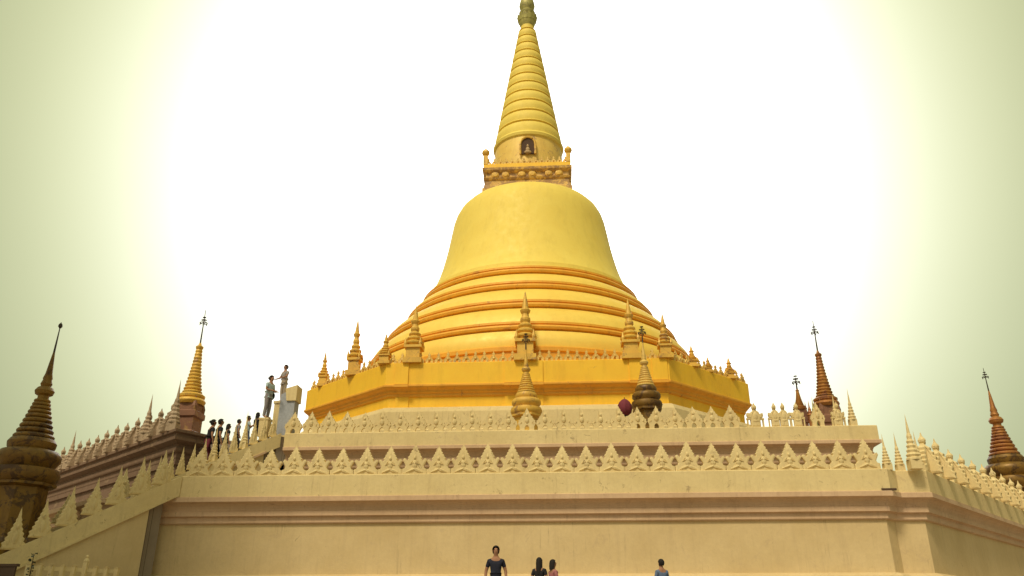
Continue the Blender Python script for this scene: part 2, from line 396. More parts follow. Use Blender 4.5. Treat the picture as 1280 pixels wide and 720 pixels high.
# ------------------------------------------------------------------ lower terrace
RCH = Vector((.63, .777)).normalized()
def ring_lower():
    a = Vector((12.75, -18.2)); e = a+RCH*26
    return [(-30.0, -4.0), (-13.2, -18.6), (11.45, -18.6), (11.85, -18.2), (12.75, -18.2), (e.x, e.y)]
PL = ring_lower()
lt = empty('lower_terrace', 'wide cream whitewashed lower terrace wall with plinth, cornice and figure-crested parapet', 'terrace', (0, -18.6, FZ))
def child(o, par):                 # geometry given in world coordinates
    o.parent = par; o.matrix_parent_inverse = Matrix.LocRotScale(par.location, par.rotation_euler, None).inverted(); return o
def wpart(mb, name, mat, par, smooth=False, angle=35): return child(mb.build(name, mat, None, smooth, angle), par)
mb = MB().sweep(PL, [(-.5, FZ-.1), (0, FZ-.1), (0, 4.5), (-.5, 4.5)]); wpart(mb, 'wall', 'wall', lt)
mb = MB().sweep(PL, [(-.1, FZ-.05), (.30, FZ-.05), (.30, 2.60), (.24, 2.64), (.26, 2.70), (.26, 2.80), (.17, 2.86), (.06, 2.90), (-.1, 2.90)]); wpart(mb, 'plinth', 'wall', lt)
mb = MB().sweep(PL, [(-.1, 4.42), (.07, 4.42), (.09, 4.45), (.09, 4.62), (.13, 4.64), (.19, 4.645), (.19, 4.79), (.16, 4.80), (.165, 4.86), (.20, 4.94), (.27, 5.01), (.36, 5.05), (.42, 5.06), (.42, 5.20), (.39, 5.215), (-.1, 5.215)]); wpart(mb, 'cornice', 'mould', lt)
mb = MB().sweep(PL[2-1:], [(.355, 5.21), (.355, 5.86), (.33, 5.88), (.02, 5.88), (.0, 5.86), (0, 5.21)])
# the parapet opens where the stair arrives: start it at the stair corner
PLP = [(-10.55, -18.6)]+PL[2:]
mb = MB().sweep(PLP, [(.365, 5.21), (.365, 5.86), (.335, 5.885), (.03, 5.885), (.0, 5.86), (0, 5.21)]); wpart(mb, 'parapet', 'white', lt)
mb = MB().prism([(-30, -3.9), (-13.2, -18.4), (11.5, -18.4), (12.6, -18.0), (28.8, 2.0), (28.8, 30), (-30, 30)], 4.6, 5.2); wpart(mb, 'floor', 'paving', lt)
c = sample_plan(PLP, .20)
def crow(par, *a, **k):            # row() with world coordinates
    n0 = set(COL.objects); row(None, *a, **k)
    for o in set(COL.objects)-n0: child(o, par)
random.seed(11)
crow(lt, (c[0].x+.1, c[0].y, 5.88), (c[1].x-.05, c[1].y, 5.88), .785, F_FLAME, .94)
crow(lt, (c[3].x, c[3].y, 5.88), (c[4].x, c[4].y, 5.88), 1.42, F_LEAF, 1.32, wfac=.86)
for q, h in ((c[1]+Vector((.2, .1, 0)), 1.15), (c[2]+Vector((.3, 0, 0)), 1.25), (c[3]+Vector((.0, 0, 0)), 1.3)):
    child(link('pinnacle', P_SLIM, None, (q.x, q.y, 5.87), 0, (1.15, 1.15, h)), lt)
q = online(1147, 600, c[3], RCH); child(link('pinnacle', P_SLIM, None, (q.x, q.y, 5.87), 0, (1.7, 1.7, 1.75)), lt)

a_, b_ = onY(1115, 612, -18.97), onY(1134, 612, -18.97)
mb = MB(); mb.box(min(a_.x, 11.35)-.02, min(a_.x, 11.35)+.42, -18.99, -18.9, 5.225, 5.285); wpart(mb, 'drain_slot', 'dark', lt)  # thin dark box on the parapet foot
# ------------------------------------------------------------------ lower stair
S = math.sqrt(.5); SD = Vector((-S, -S, 0)); SL = Vector((-S, S, 0))       # downhill, and to the far side
P1 = Vector((-10.55, -18.98, 0))
def z_low(t, top): return top-.585*t
st = empty('lower_stair', 'cream stair flank with sloping pointed parapet descending from the lower terrace corner', 'staircase', (P1.x, P1.y, FZ))
T1 = 7.5
def pt(P, t, off=0): q = P+SD*t+SL*off; return (q.x, q.y)
# side walls run a little in front of the terrace; the parapet carries on to the corner
mb = MB(); a, b = pt(P1, T1), pt(P1, .80); mb.hexa(a, b, .35, (z_low(T1, 5.34)+.2, z_low(.80, 5.34)+.2), (FZ-.1, FZ-.1)); wpart(mb, 'side_wall', 'wall', st)
mb = MB(); mb.hexa(pt(P1, T1+.2, -.05), pt(P1, -.02, -.05), .33, (z_low(T1+.2, 5.88), 5.88), (z_low(T1+.2, 5.28), 5.25)); wpart(mb, 'parapet', 'white', st)
mb = MB(); mb.hexa(pt(P1, T1+.2, -.09), pt(P1, .62, -.09), .2, (z_low(T1+.2, 5.31), z_low(.62, 5.31)), (z_low(T1+.2, 5.24), z_low(.62, 5.24))); wpart(mb, 'string_course', 'white', st)
mb = MB(); mb.hexa(pt(P1, T1, 3.4), pt(P1, -.4, 3.4), .35, (z_low(T1, 5.88), z_low(-.4, 5.88)), (FZ-.1, FZ-.1)); wpart(mb, 'far_wall', 'wall', st)
ns_ = 20
for i in range(ns_):
    t0 = .3+i*.32; mb = MB(); z1 = 5.2-(i+1)*.17
    if z1 < FZ+.05: break
    mb.hexa(pt(P1, t0+.34, .36), pt(P1, t0, .36), 3.02, (z1, z1), (FZ-.05, FZ-.05)); wpart(mb, 'step', 'paving', st)
random.seed(3)
a = P1+SD*(T1+.1)+SL*.11; b = P1+SD*.25+SL*.11
crow(st, (a.x, a.y, z_low(T1+.1, 5.87)), (b.x, b.y, z_low(.25, 5.87)), .70, F_WING, 1.10)
a = P1+SD*(T1)+SL*3.57; b = P1+SD*.3+SL*3.57
crow(st, (a.x, a.y, z_low(T1, 5.87)), (b.x, b.y, z_low(.3, 5.87)), .9, F_WING, 1.0)

# ------------------------------------------------------------------ upper terrace
ut = empty('upper_terrace', 'cream upper terrace wall with rose-shaded cornice and openwork parapet of praying figures', 'terrace', (0, -14.6, 5.2))
PU = [(-8.75, -14.6), (12.75, -14.6), (13.1, 12.0)]
mb = MB().sweep(PU, [(-.5, 5.1), (0, 5.1), (0, 7.0), (-.5, 7.0)]); wpart(mb, 'wall', 'wall', ut)
mb = MB().sweep(PU, [(-.1, 6.86), (.06, 6.86), (.08, 6.90), (.08, 7.05), (.12, 7.06), (.18, 7.07), (.18, 7.2), (.15, 7.21), (.16, 7.30), (.20, 7.38), (.28, 7.45), (.42, 7.49), (.42, 7.60), (.39, 7.62), (-.1, 7.62)]); wpart(mb, 'cornice', 'mould', ut)
mb = MB().sweep(PU, [(.37, 7.615), (.37, 8.12), (.34, 8.145), (.06, 8.145), (.04, 8.12), (.04, 7.615)]); wpart(mb, 'parapet', 'white', ut)
mb = MB().prism([(-9.6, -15.0+.45), (12.7, -14.5), (13.0, 12), (-13.0, 12), (-13.0, -14.4)], 7.0, 8.0); wpart(mb, 'floor', 'paving', ut)
random.seed(5)
yy = -14.8
xs = onY(925, 520, yy).x
crow(ut, (-8.85, yy, 8.14), (xs, yy, 8.14), .70, F_CREST, .88)
for px in (944, 969, 980, 997, 1022, 1048):
    q = onY(px, 525, yy); child(link('finial', F_DEVA if px != 1022 else F_CREST, None, (q.x, yy, 8.14), random.uniform(-.1, .1), (.66 if px < 960 else .52, .7, .82)), ut)
for px, h in ((1066, 1.45), (1046, 1.25)):
    q = onY(px, 525, yy); child(link('pinnacle', P_SLIM, None, (q.x, yy+.05, 8.14), 0, (1.25, 1.25, h)), ut)

# ------------------------------------------------------------------ upper stair
P2 = Vector((-8.92, -14.98, 0))
us = empty('upper_stair', 'cream stair flank with pointed sloping parapet where people climb to the upper terrace', 'staircase', (P2.x, P2.y, 5.2))
T2 = 4.85
def z_up(t, top): return top-.56*t
mb = MB(); mb.hexa(pt(P2, T2), pt(P2, .55), .3, (z_up(T2, 7.9), z_up(.55, 7.9)), (5.15, 5.15)); wpart(mb, 'side_wall', 'wall', us)
mb = MB(); mb.hexa(pt(P2, T2, -.05), pt(P2, -.02, -.05), .3, (z_up(T2, 8.145), 8.145), (z_up(T2, 7.64), 7.62)); wpart(mb, 'parapet', 'white', us)
mb = MB(); mb.hexa(pt(P2, T2, -.09), pt(P2, .5, -.09), .2, (z_up(T2, 7.68), z_up(.5, 7.68)), (z_up(T2, 7.60), z_up(.5, 7.60))); wpart(mb, 'string_course', 'mould', us)
for i in range(16):
    t0 = .1+i*.30; z1 = 8.0-(i+1)*.168
    mb = MB(); mb.hexa(pt(P2, t0+.32, .26), pt(P2, t0, .26), 2.9, (z1, z1), (5.15, 5.15)); wpart(mb, 'step', 'paving', us)
mb = MB(); mb.hexa(pt(P2, .1, .0), pt(P2, -1.4, .0), 3.2, (8.03, 8.03), (7.0, 7.0)); wpart(mb, 'landing', 'paving', us)
random.seed(8)
a = P2+SD*(T2-.2)+SL*.1; b = P2+SD*.1+SL*.1
crow(us, (a.x, a.y, z_up(T2-.2, 8.13)), (b.x, b.y, z_up(.1, 8.13)), .40, F_WING, .98)
for t in (1.3, 2.35): 
    q = P2+SD*t+SL*.14; child(link('pinnacle', P_SLIM, None, (q.x, q.y, z_up(t, 8.1)), 0, (1.1, 1.1, 1.45)), us)

# ------------------------------------------------------------------ weathered side terrace beyond the stair, darkened in colour for shade
A3 = Vector((-12.75, -15.15)); D3 = Vector((-.755, .656)).normalized(); E3 = A3+D3*24
ot = empty('side_terrace', 'weathered brown side terrace with dark mouldings and knob-headed finials beyond the stair', 'terrace', (A3.x, A3.y, 5.2))
PO = [(E3.x, E3.y), (A3.x, A3.y), (A3.x+1.0, A3.y+1.6)]
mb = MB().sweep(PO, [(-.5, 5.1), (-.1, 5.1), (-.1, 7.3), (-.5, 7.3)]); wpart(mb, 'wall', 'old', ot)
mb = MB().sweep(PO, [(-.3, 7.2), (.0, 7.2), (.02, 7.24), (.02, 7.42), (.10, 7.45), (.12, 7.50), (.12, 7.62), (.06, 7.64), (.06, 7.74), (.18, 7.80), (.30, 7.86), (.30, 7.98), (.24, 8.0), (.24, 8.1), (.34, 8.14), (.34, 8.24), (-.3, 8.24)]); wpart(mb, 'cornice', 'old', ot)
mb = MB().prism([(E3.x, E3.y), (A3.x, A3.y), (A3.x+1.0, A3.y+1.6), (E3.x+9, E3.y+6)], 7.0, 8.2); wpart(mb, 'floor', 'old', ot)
c = sample_plan(PO, .1)
random.seed(9)
crow(ot, (c[0].x, c[0].y, 8.235), (c[1].x-.2, c[1].y+.15, 8.235), 1.12, F_LEAFSHADED, 1.28)
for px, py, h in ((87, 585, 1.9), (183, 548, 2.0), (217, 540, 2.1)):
    q = online(px, py, c[1], D3); child(link('pinnacle', P_SLIMSHADED, None, (q.x, q.y-.12, 8.235), 0, (1.9, 1.9, h)), ot)

# ------------------------------------------------------------------ the great stupa
stu = empty('great_stupa', 'huge gilded bell-shaped stupa with ringed spire on an octagonal terrace', 'stupa', (0, 0, 8.0))
OCT = [(-10.65, -6.1), (-5.95, -10.1), (6.35, -10.1), (10.5, -6.0), (10.5, 6.0), (6.2, 10.1), (-6.2, 10.1), (-10.65, 6.1)]
mb = MB().sweep(OCT, [(-1, 7.9), (.62, 7.9), (.58, 9.2), (.50, 9.25), (.48, 10.02), (.40, 10.2), (.25, 10.27), (-1, 10.27)], closed=True); wpart(mb, 'white_base', 'white', stu)
mb = MB().sweep(OCT, [(-.6, 10.2), (.02, 10.2), (.02, 10.86), (-.6, 10.86)], closed=True); wpart(mb, 'terrace_wall', 'goldterr', stu)
mb = MB().sweep(OCT, [(-.6, 10.80), (.08, 10.80), (.10, 10.84), (.10, 10.93), (.17, 10.97), (.19, 11.06), (.24, 11.10), (.34, 11.14), (.40, 11.20), (.40, 11.27), (.37, 11.29), (-.6, 11.29)], closed=True); wpart(mb, 'terrace_cornice', 'goldmould', stu)
mb = MB().sweep(OCT, [(-.6, 11.28), (.34, 11.28), (.34, 12.26), (.31, 12.29), (-.6, 12.29)], closed=True); wpart(mb, 'terrace_parapet', 'goldterr', stu)
mb = MB().prism([Vector(p)*.97 for p in OCT], 10.3, 12.25); wpart(mb, 'terrace_floor', 'goldmould', stu)
fy = -10.1
def pilaster(x0, x1, z0, z1, d, mat='goldterr'):
    mb = MB(); mb.box(x0, x1, fy-d, fy-d+.3, z0, z1); wpart(mb, 'pilaster', mat, stu)
for x0, x1 in ((-5.65, -5.05), (-.75, .95), (4.75, 5.35), (5.75, 6.4)):
    pilaster(x0, x1, 11.30, 12.275, .40)
    pilaster(x0, x1, 10.28, 10.79, .07)
    mb = MB(); mb.box(x0-.02, x1+.02, fy-.49, fy-.2, 11.15, 11.262); wpart(mb, 'pilaster_capital', 'goldmould', stu)
# gilded balustrade on the octagon
c = sample_plan(OCT, .2); random.seed(21)
cz = 12.285
for i in (0, 1, 2):
    a, b = c[i], c[i+1]
    crow(stu, (a.x, a.y, cz), (b.x, b.y, cz), .42, F_SMALL, .52, name='baluster')
for i in (7, 3):
    a, b = c[i], c[(i+1) % 8]
    crow(stu, (a.x, a.y, cz), (b.x, b.y, cz), .55, F_SMALL, .52, name='baluster')
def pin(px, py, top, Y=None, line=None, wid=1.9):
    """pinnacle whose foot lies on the balustrade line; height from the pixel of its tip"""
    if line is None: q = onY(px, py, Y); tp = onY(px, top, Y)
    else: q = online(px, py, c[line], c[line+1]-c[line]); tp = online(px, top, c[line], c[line+1]-c[line])
    h = tp.z-cz
    child(link('pinnacle', P_GOLD, None, (q.x, q.y, cz-.01), 0, (wid, wid, h)), stu)
fY = c[1].y
pin(517, 450, 381, Y=fY+.1, wid=2.5); pin(481, 450, 416, Y=fY, wid=1.6); pin(657, 448, 363, Y=fY+.1, wid=2.9); pin(789, 448, 372, Y=fY+.1, wid=2.5); pin(832, 448, 390, Y=fY, wid=1.9)
pin(442, 470, 400, line=0, wid=2.0); pin(403, 486, 440, line=0, wid=1.4); pin(866, 460, 432, line=2, wid=1.5); pin(913, 474, 447, line=2, wid=1.5); pin(886, 466, 446, line=2, wid=1.1)
# rings
seq = [(9.30, 14.15), (8.45, 15.62), (7.30, 17.12), (6.45, 18.35)]
wpart(MB().lathe([(9.72, 12.2), (9.72, 12.95), (9.80, 13.0), (9.80, 13.18), (9.70, 13.25), (9.55, 13.3)], 128, caps=False), 'ring_moulding', 'goldmould', stu, True, 30)
r, z = 9.56, 13.29
for r1, z1 in seq:
    wpart(MB().lathe([(r, z), (r*.72+r1*.28+.10, z*.68+z1*.32), (r*.35+r1*.65+.10, z*.32+z1*.68), (r1+.06, z1-.05), (r1-.07, z1+.01)], 128, caps=False), 'ring_slab', 'goldslab', stu, True, 30)
    wpart(MB().lathe([(r1-.10, z1), (r1-.05, z1+.05), (r1+.07, z1+.07), (r1+.10, z1+.17), (r1+.04, z1+.27), (r1-.07, z1+.29), (r1-.07, z1+.34), (r1-.01, z1+.36), (r1-.02, z1+.47), (r1-.10, z1+.50), (r1-.14, z1+.50)], 128, caps=False), 'ring_moulding', 'goldmould', stu, True, 30)
    r, z = r1-.11, z1+.495
r0, z0 = r, z
BELL = [(r0-.02, z0-.05), (r0-.02, z0+.02), (6.12, 18.98), (6.10, 19.2), (5.98, 19.24), (5.75, 19.7), (5.52, 20.3), (5.34, 20.9), (5.17, 21.6), (5.02, 22.3), (4.90, 23.0), (4.80, 23.6), (4.71, 24.1), (4.58, 24.55), (4.38, 24.95), (4.08, 25.28), (3.7, 25.5), (3.2, 25.66), (2.4, 25.75)]
mb = MB().lathe(BELL, 128, caps=False); wpart(mb, 'bell', 'gold', stu, True, 40)
# harmika: square block with balustrade
HX = 2.62; sq = [(-HX, -HX), (HX, -HX), (HX, HX), (-HX, HX)]
mb = MB().sweep(sq, [(-.6, 25.3), (.10, 25.3), (.10, 25.75), (.02, 25.8), (.0, 26.0), (-.08, 26.05), (-.08, 26.35), (.0, 26.4), (.05, 26.5), (-.05, 26.55), (-.1, 26.62), (-.1, 26.85), (.0, 26.9), (.1, 27.0), (.12, 27.15), (.06, 27.2), (-.6, 27.2)], closed=True); wpart(mb, 'harmika', 'goldharm', stu)
mb = MB().sweep(sq, [(-.2, 27.19), (.04, 27.19), (.04, 27.46), (-.2, 27.46)], closed=True); wpart(mb, 'harmika_rail', 'goldterr', stu)
mb = MB().prism([(x*.95, y*.95) for x, y in sq], 25.5, 27.2); wpart(mb, 'harmika_core', 'goldold', stu)
for k in range(-1, 2):
    for s in (0, 1):
        mb = MB(); x = k*1.55+(.3 if s else -.3); mb.lathe([(.24, 0), (.22, .08), (.15, .1), (.15, .14), (.0, .15)], 12, (0, 0, 0))
        o = mb.build('rosette', 'goldold', None, True); o.rotation_euler = (R(90), 0, 0); o.location = (x*1.05, -HX+.09, 26.72); child(o, stu)
hc = [(-HX+.08, -HX+.08, 27.45), (HX-.08, -HX+.08, 27.45), (HX-.08, HX-.08, 27.45), (-HX+.08, HX-.08, 27.45)]
for i in range(4):
    crow(stu, hc[i], hc[(i+1) % 4], .36, F_SMALL, .46, name='baluster')
    mb = MB(); mb.box(-.14, .14, -.14, .14, 0, .62); mb.lathe([(.1,.62),(.12,.68),(.2,.74),(.25,.86),(.22,1.0),(.1,1.1),(.03,1.2)], 10, caps=False)
    o = mb.build('corner_post', 'goldold', None); o.location = hc[i]; child(o, stu)
# spire
wpart(MB().lathe([(2.25, 27.2), (2.22, 28.2), (2.20, 29.2), (2.16, 29.77)], 96, caps=False), 'spire_drum', 'golddrum', stu, True, 35)
sp = [(2.14, 29.75), (2.26, 29.85), (2.30, 30.02), (2.22, 30.16)]
zs = [30.16, 31.15, 32.1, 33.0, 33.85, 34.65, 35.45, 36.2, 36.95, 37.7, 38.45, 39.15, 39.85]
def rsp(z): return 2.20+(z-30.1)*(0.56-2.20)/(39.85-30.1)
for a, b in zip(zs[:-1], zs[1:]):
    h = b-a
    sp += [(rsp(a)-.05, a+.02), (rsp(a+.35*h)+.045, a+.32*h), (rsp(a+.7*h)+.05, a+.68*h), (rsp(b)+.02, b-.20*h), (rsp(b)-.09, b-.16*h), (rsp(b)-.07, b-.10*h), (rsp(b)+.05, b-.07*h), (rsp(b)+.03, b-.01)]
sp += [(.45, 39.9), (.45, 40.25)]
mb = MB().lathe(sp, 96, caps=False); spire = wpart(mb, 'spire', 'gold', stu, True, 35)
# crown of the spire: patinated lotus and bud with an umbrella finial
def sub(mb, name, mat, smooth=True): o = mb.build(name, mat, None, smooth); child(o, stu); return o
mb = MB().lathe([(.42, 40.2), (.48, 40.3), (.58, 40.6), (.64, 40.85), (.60, 40.95), (.45, 41.0), (.42, 41.15), (.54, 41.3), (.58, 41.5), (.48, 41.62), (.42, 41.7), (.5, 41.9), (.56, 42.15), (.5, 42.5), (.36, 43.0), (.26, 43.6), (.18, 44.4), (.1, 45.2)], 24, caps=False)
sub(mb, 'lotus_crown', 'greengold')
for i in range(14):
    a = 2*math.pi*i/14; mb = MB(); mb.add([(-.17, -.03, 0), (.17, -.03, 0), (.2, -.09, .28), (0, -.17, .55), (-.2, -.09, .28), (0, .06, .2)], [(0,1,2,3,4),(1,0,5),(2,1,5),(3,2,5),(4,3,5),(0,4,5)])
    o = mb.build('lotus_petal', 'greengold', None); o.location = (.58*math.cos(a), .58*math.sin(a), 40.68); o.rotation_euler = (0, 0, a+math.pi/2); child(o, stu)
mb = MB().lathe([(.1, 45.2), (.62, 45.2), (.55, 45.5), (.3, 45.55), (.45, 45.6), (.4, 45.85), (.1, 45.95), (.3, 46.0), (.25, 46.2), (.04, 46.3), (.03, 47.6)], 20, caps=False); sub(mb, 'umbrella_finial', 'gold')
# niche with a small seated figure
def arch(w, h, n=8): return [(-w, 0), (w, 0)]+[(w*math.cos(math.pi*i/n), h*.55+(h*.45)*math.sin(math.pi*i/n)) for i in range(n+1)]
def arch_prism(w, h, y0, y1, z, x0=0):
    p = arch(w, h); n = len(p); mb = MB()
    mb.v = [(x0+x, y0, z+q) for x, q in p]+[(x0+x, y1, z+q) for x, q in p]
    mb.f = [tuple(range(n)), tuple(range(2*n-1, n-1, -1))]+[(i, (i+1) % n, n+(i+1) % n, n+i) for i in range(n)]
    return mb
nx = .05
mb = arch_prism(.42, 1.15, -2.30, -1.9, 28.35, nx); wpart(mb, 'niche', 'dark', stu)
mb = MB()
pf = [(nx+.47*math.cos(math.pi*i/10), -2.33, 28.35+.64+.56*math.sin(math.pi*i/10)) for i in range(11)]
mb.tube([(nx+.47, -2.33, 28.3)]+pf+[(nx-.47, -2.33, 28.3)], .075, 6); wpart(mb, 'niche_frame', 'goldold', stu)
mb = MB(); mb.ell((nx, -2.36, 28.42), (.24, .12, .11), 10, 6); mb.ell((nx, -2.36, 28.62), (.13, .09, .17), 10, 6); mb.ell((nx, -2.37, 28.86), (.075, .075, .1), 10, 6); mb.lathe([(.05, 28.93), (.0, 29.03)], 6, (nx, -2.36, 0), caps=False); wpart(mb, 'niche_figure', 'statue', stu)
spire.matrix_parent_inverse = spire.matrix_parent_inverse

# ------------------------------------------------------------------ small stupas
def hti(par, z, h, mat='iron', vane=True):
    mb = MB(); mb.tube([(0, 0, z), (0, 0, z+h)], [.035, .012], 6)
    rod = mb.build('finial_rod', mat, par)
    if vane:
        mb = MB(); zz = z+h*.62
        for k, rr in ((0, .15), (.13, .10), (.25, .06)):
            pts = [(rr*math.cos(2*math.pi*i/12), rr*math.sin(2*math.pi*i/12), zz+k) for i in range(13)]; mb.tube(pts, .016, 5)
            mb.tube([(-rr, 0, zz+k), (rr, 0, zz+k)], .012, 4); mb.tube([(0, -rr, zz+k), (0, rr, zz+k)], .012, 4)
        for i in range(6):
            a = R(60*i); mb.ell((.15*math.cos(a), .15*math.sin(a), zz-.05), (.022, .022, .04), 6, 4)
        mb.build('umbrella_rings', mat, rod)
    else: MB().lathe([(.02, z+h*.80), (.07, z+h*.86), (.06, z+h*.93), (.0, z+h)], 8, caps=False).build('finial_bud', mat, rod)
def bulb_stupa(name, label, loc, H, W, m_body, m_spire, vane=True, base=1.2):
    """H: from loc to the tip; W: largest radius"""
    o = empty(name, label, 'stupa', loc, 0, None)
    mb = MB(); mb.lathe([(W*.92, -base), (W*.92, -base*.55), (W*.80, -base*.5), (W*.80, -.12), (W*1.02, -.06), (W*1.02, .02)], 8, rot=R(22.5)); mb.build('pedestal', m_body, o)
    p = [(W*.9, 0), (W*1.0, H*.02), (W*1.06, H*.05), (W*1.0, H*.085), (W*.82, H*.095), (W*.86, H*.11), (W*.97, H*.135), (W*.97, H*.165), (W*.86, H*.19), (W*.68, H*.20), (W*.72, H*.215), (W*.74, H*.24), (W*.66, H*.262)]
    mb = MB().lathe(p, 32, caps=False); mb.build('bell', m_body, o, True, 40)
    p = []; z = H*.26; r = W*.60; k = 0
    while k < 9:
        h = H*.034*(1-.05*k); p += [(r*.9, z), (r*1.03, z+h*.25), (r*1.05, z+h*.55), (r*.97, z+h*.85), (r*.86, z+h*.9)]; z += h; r *= .895; k += 1
    zr = z
    p += [(r*.8, z), (r*.8, z+H*.02), (r*1.25, z+H*.03), (r*1.4, z+H*.05), (r*1.1, z+H*.07), (r*.7, z+H*.08), (r*.85, z+H*.095), (r*.62, z+H*.12), (r*.7, z+H*.13), (r*.5, z+H*.16), (r*.25, z+H*.26), (.03, z+H*.30)]
    mb = MB().lathe(p, 24, caps=False); mb.build('spire', m_spire, o, True, 40)
    hti(o, z+H*.29, H-(z+H*.29), vane=vane)
    return o
def slim_stupa(name, label, loc, H, W, m_base, m_spire, base=1.5):
    o = empty(name, label, 'stupa', loc)
    mb = MB(); sqp = [(-W*.8, -W*.8), (W*.8, -W*.8), (W*.8, W*.8), (-W*.8, W*.8)]
    mb.sweep(sqp, [(-W*.5, -base), (W*.1, -base), (W*.1, -base*.7), (-.06, -base*.62), (-.06, -base*.40), (W*.12, -base*.34), (W*.12, -base*.22), (-.04, -base*.16), (-.04, -.03), (-W*.5, -.03)], closed=True)
    mb.prism(sqp, -base*.98, -.02)
    for i in range(4):
        a = R(45+90*i); mb.lathe([(W*.2, -base*.22), (W*.24, -base*.1), (W*.1, .05), (0, .3)], 6, (W*1.0*math.cos(a), W*1.0*math.sin(a), 0), caps=False)
    mb.build('pedestal', m_base, o)
    p = [(W*.95, -.05), (W*1.05, .0), (W*1.12, H*.02), (W*1.05, H*.04), (W*.9, H*.05), (W*1.0, H*.06), (W*1.02, H*.08), (W*.86, H*.095), (W*.82, H*.10)]
    mb = MB().lathe(p, 24, caps=False); mb.build('bell', m_spire, o, True, 40)
    p = []; z = H*.10; r = W*.72
    for k in range(13):
        h = H*.036; p += [(r*.9, z), (r*1.04, z+h*.3), (r*1.04, z+h*.6), (r*.9, z+h*.85)]; z += h; r *= .918
    p += [(r*.9, z), (r*1.2, z+H*.012), (r*1.25, z+H*.03), (r*.6, z+H*.045), (.04, z+H*.07)]
    mb = MB().lathe(p, 20, caps=False); mb.build('spire', m_spire, o, True, 40)
    hti(o, z+H*.06, H-(z+H*.06)); return o
q = onY(28, 606, -19.9); t = onY(76, 403, -19.9)
bulb_stupa('small_stupa', 'dark tarnished gold small stupa rising beyond the lower stair parapet', (q.x, q.y, q.z), t.z-q.z, .95, 'golddark', 'golddark', base=3.2, vane=False)
q = onY(238, 505, -13.6); t = onY(255, 388, -13.6)
slim_stupa('small_stupa', 'slim gold small stupa on a brown carved pedestal beside the climbing people', (q.x, q.y, q.z), t.z-q.z, .52, 'browncarved', 'goldold', base=1.7)
q = onY(658, 520, -13.2); t = onY(658, 417, -13.2)
bulb_stupa('small_stupa', 'yellow gilt small stupa in the middle of the upper parapet', (q.x, q.y, q.z), t.z-q.z, .60, 'goldold', 'goldold', base=1.3)
q = onY(809, 512, -13.2); t = onY(802, 408, -13.2)
bulb_stupa('small_stupa', 'brown gold small stupa with thin rod beside the maroon parasol', (q.x, q.y, q.z), t.z-q.z, .58, 'golddark', 'goldfin', base=1.5)
q = onY(1033, 508, -11.0); t = onY(1016, 401, -11.0)
slim_stupa('small_stupa', 'tall red-gold small stupa with iron umbrella rod near the upper terrace corner', (q.x, q.y, q.z), t.z-q.z, .48, 'browncarved', 'goldred', base=2.2)
q = onY(1000, 512, -12.0); t = onY(996, 472, -12.0)
slim_stupa('small_stupa', 'very small red-gold stupa with a pointed top behind the upper parapet figures', (q.x, q.y, q.z), t.z-q.z, .25, 'browncarved', 'goldred', base=1.7)
q = onY(1266, 612, -2.5); t = onY(1231, 460, -2.5)
bulb_stupa('small_stupa', 'dark bronze-gold small stupa beyond the receding lower terrace parapet', (q.x, q.y, q.z), t.z-q.z, 1.12, 'golddark', 'goldred', base=2.0)
for px, top, lab in ((1012, 500, 'tiny red spire rod between two red-gold stupas'), (1017, 495, 'tiny green spire rod beside the tall red-gold stupa')):
    q = onY(px+1, 520, -12.4); t = onY(px, top, -12.4)
    mb = MB().lathe([(.1, -1.2), (.1, 0), (.13, .03), (.09, .1), (.1, .14), (.06, .22), (.065, .26), (.03, .36), (.0, t.z-q.z)], 8)
    o = mb.build('spire_rod', 'goldred' if px == 1012 else 'greengold', None); o.location = q; tag(o, lab, 'spire')

# ------------------------------------------------------------------ pier, parasol
q = onY(361, 530, -15.05)
o = empty('stone_pier', 'pale blue-grey pier with sloping cream cap at the top of the upper stair', 'pier', (onY(361, 510, -14.45).x, -14.45, 8.0))
hp = onY(362, 484, -14.45).z-8.0
mb = MB(); mb.add([(-.30,-.25,0),(.30,-.25,0),(.30,.25,0),(-.30,.25,0),(-.28,-.23,hp-.35),(.30,-.25,hp-.06),(.30,.25,hp-.06),(-.28,.23,hp-.35)], [(0,3,2,1),(4,5,6,7),(0,1,5,4),(1,2,6,5),(2,3,7,6),(3,0,4,7)]); mb.build('shaft', 'bluegrey', o)
mb = MB(); mb.add([(-.02,-.31,hp-.62),(.36,-.31,hp-.62),(.36,.31,hp-.62),(-.02,.31,hp-.62),(-.10,-.31,hp-.14),(.36,-.31,hp),(.36,.31,hp),(-.10,.31,hp-.14)], [(0,3,2,1),(4,5,6,7),(0,1,5,4),(1,2,6,5),(2,3,7,6),(3,0,4,7)]); mb.build('cap', 'white', o)
mb = MB(); mb.box(-.36, .36, -.31, .31, 0, .12); mb.build('foot', 'white', o)
q = onY(781, 508, -13.9)
o = empty('parasol', 'maroon half-closed parasol leaning behind the upper parapet', 'parasol', (q.x, -13.9, 8.0))
mb = MB()
cz_ = q.z-8.0
pr = [(.0, .30), (.10, .27), (.20, .18), (.27, .05), (.28, -.10), (.24, -.26), (.12, -.36)]
k = 0
for j, (r, z) in enumerate(pr):
    for i in range(20):
        a = 2*math.pi*i/20; rr = r*(1-.12*abs(math.sin(a*4))); mb.v.append((rr*math.cos(a), rr*math.sin(a), cz_+z))
for j in range(len(pr)-1):
    for i in range(20): mb.f.append((j*20+i, j*20+(i+1) % 20, (j+1)*20+(i+1) % 20, (j+1)*20+i))
mb.build('canopy', 'maroon', o, True)
MB().tube([(0, 0, 0), (0, 0, cz_+.36)], .015, 6).build('pole', 'iron', o)

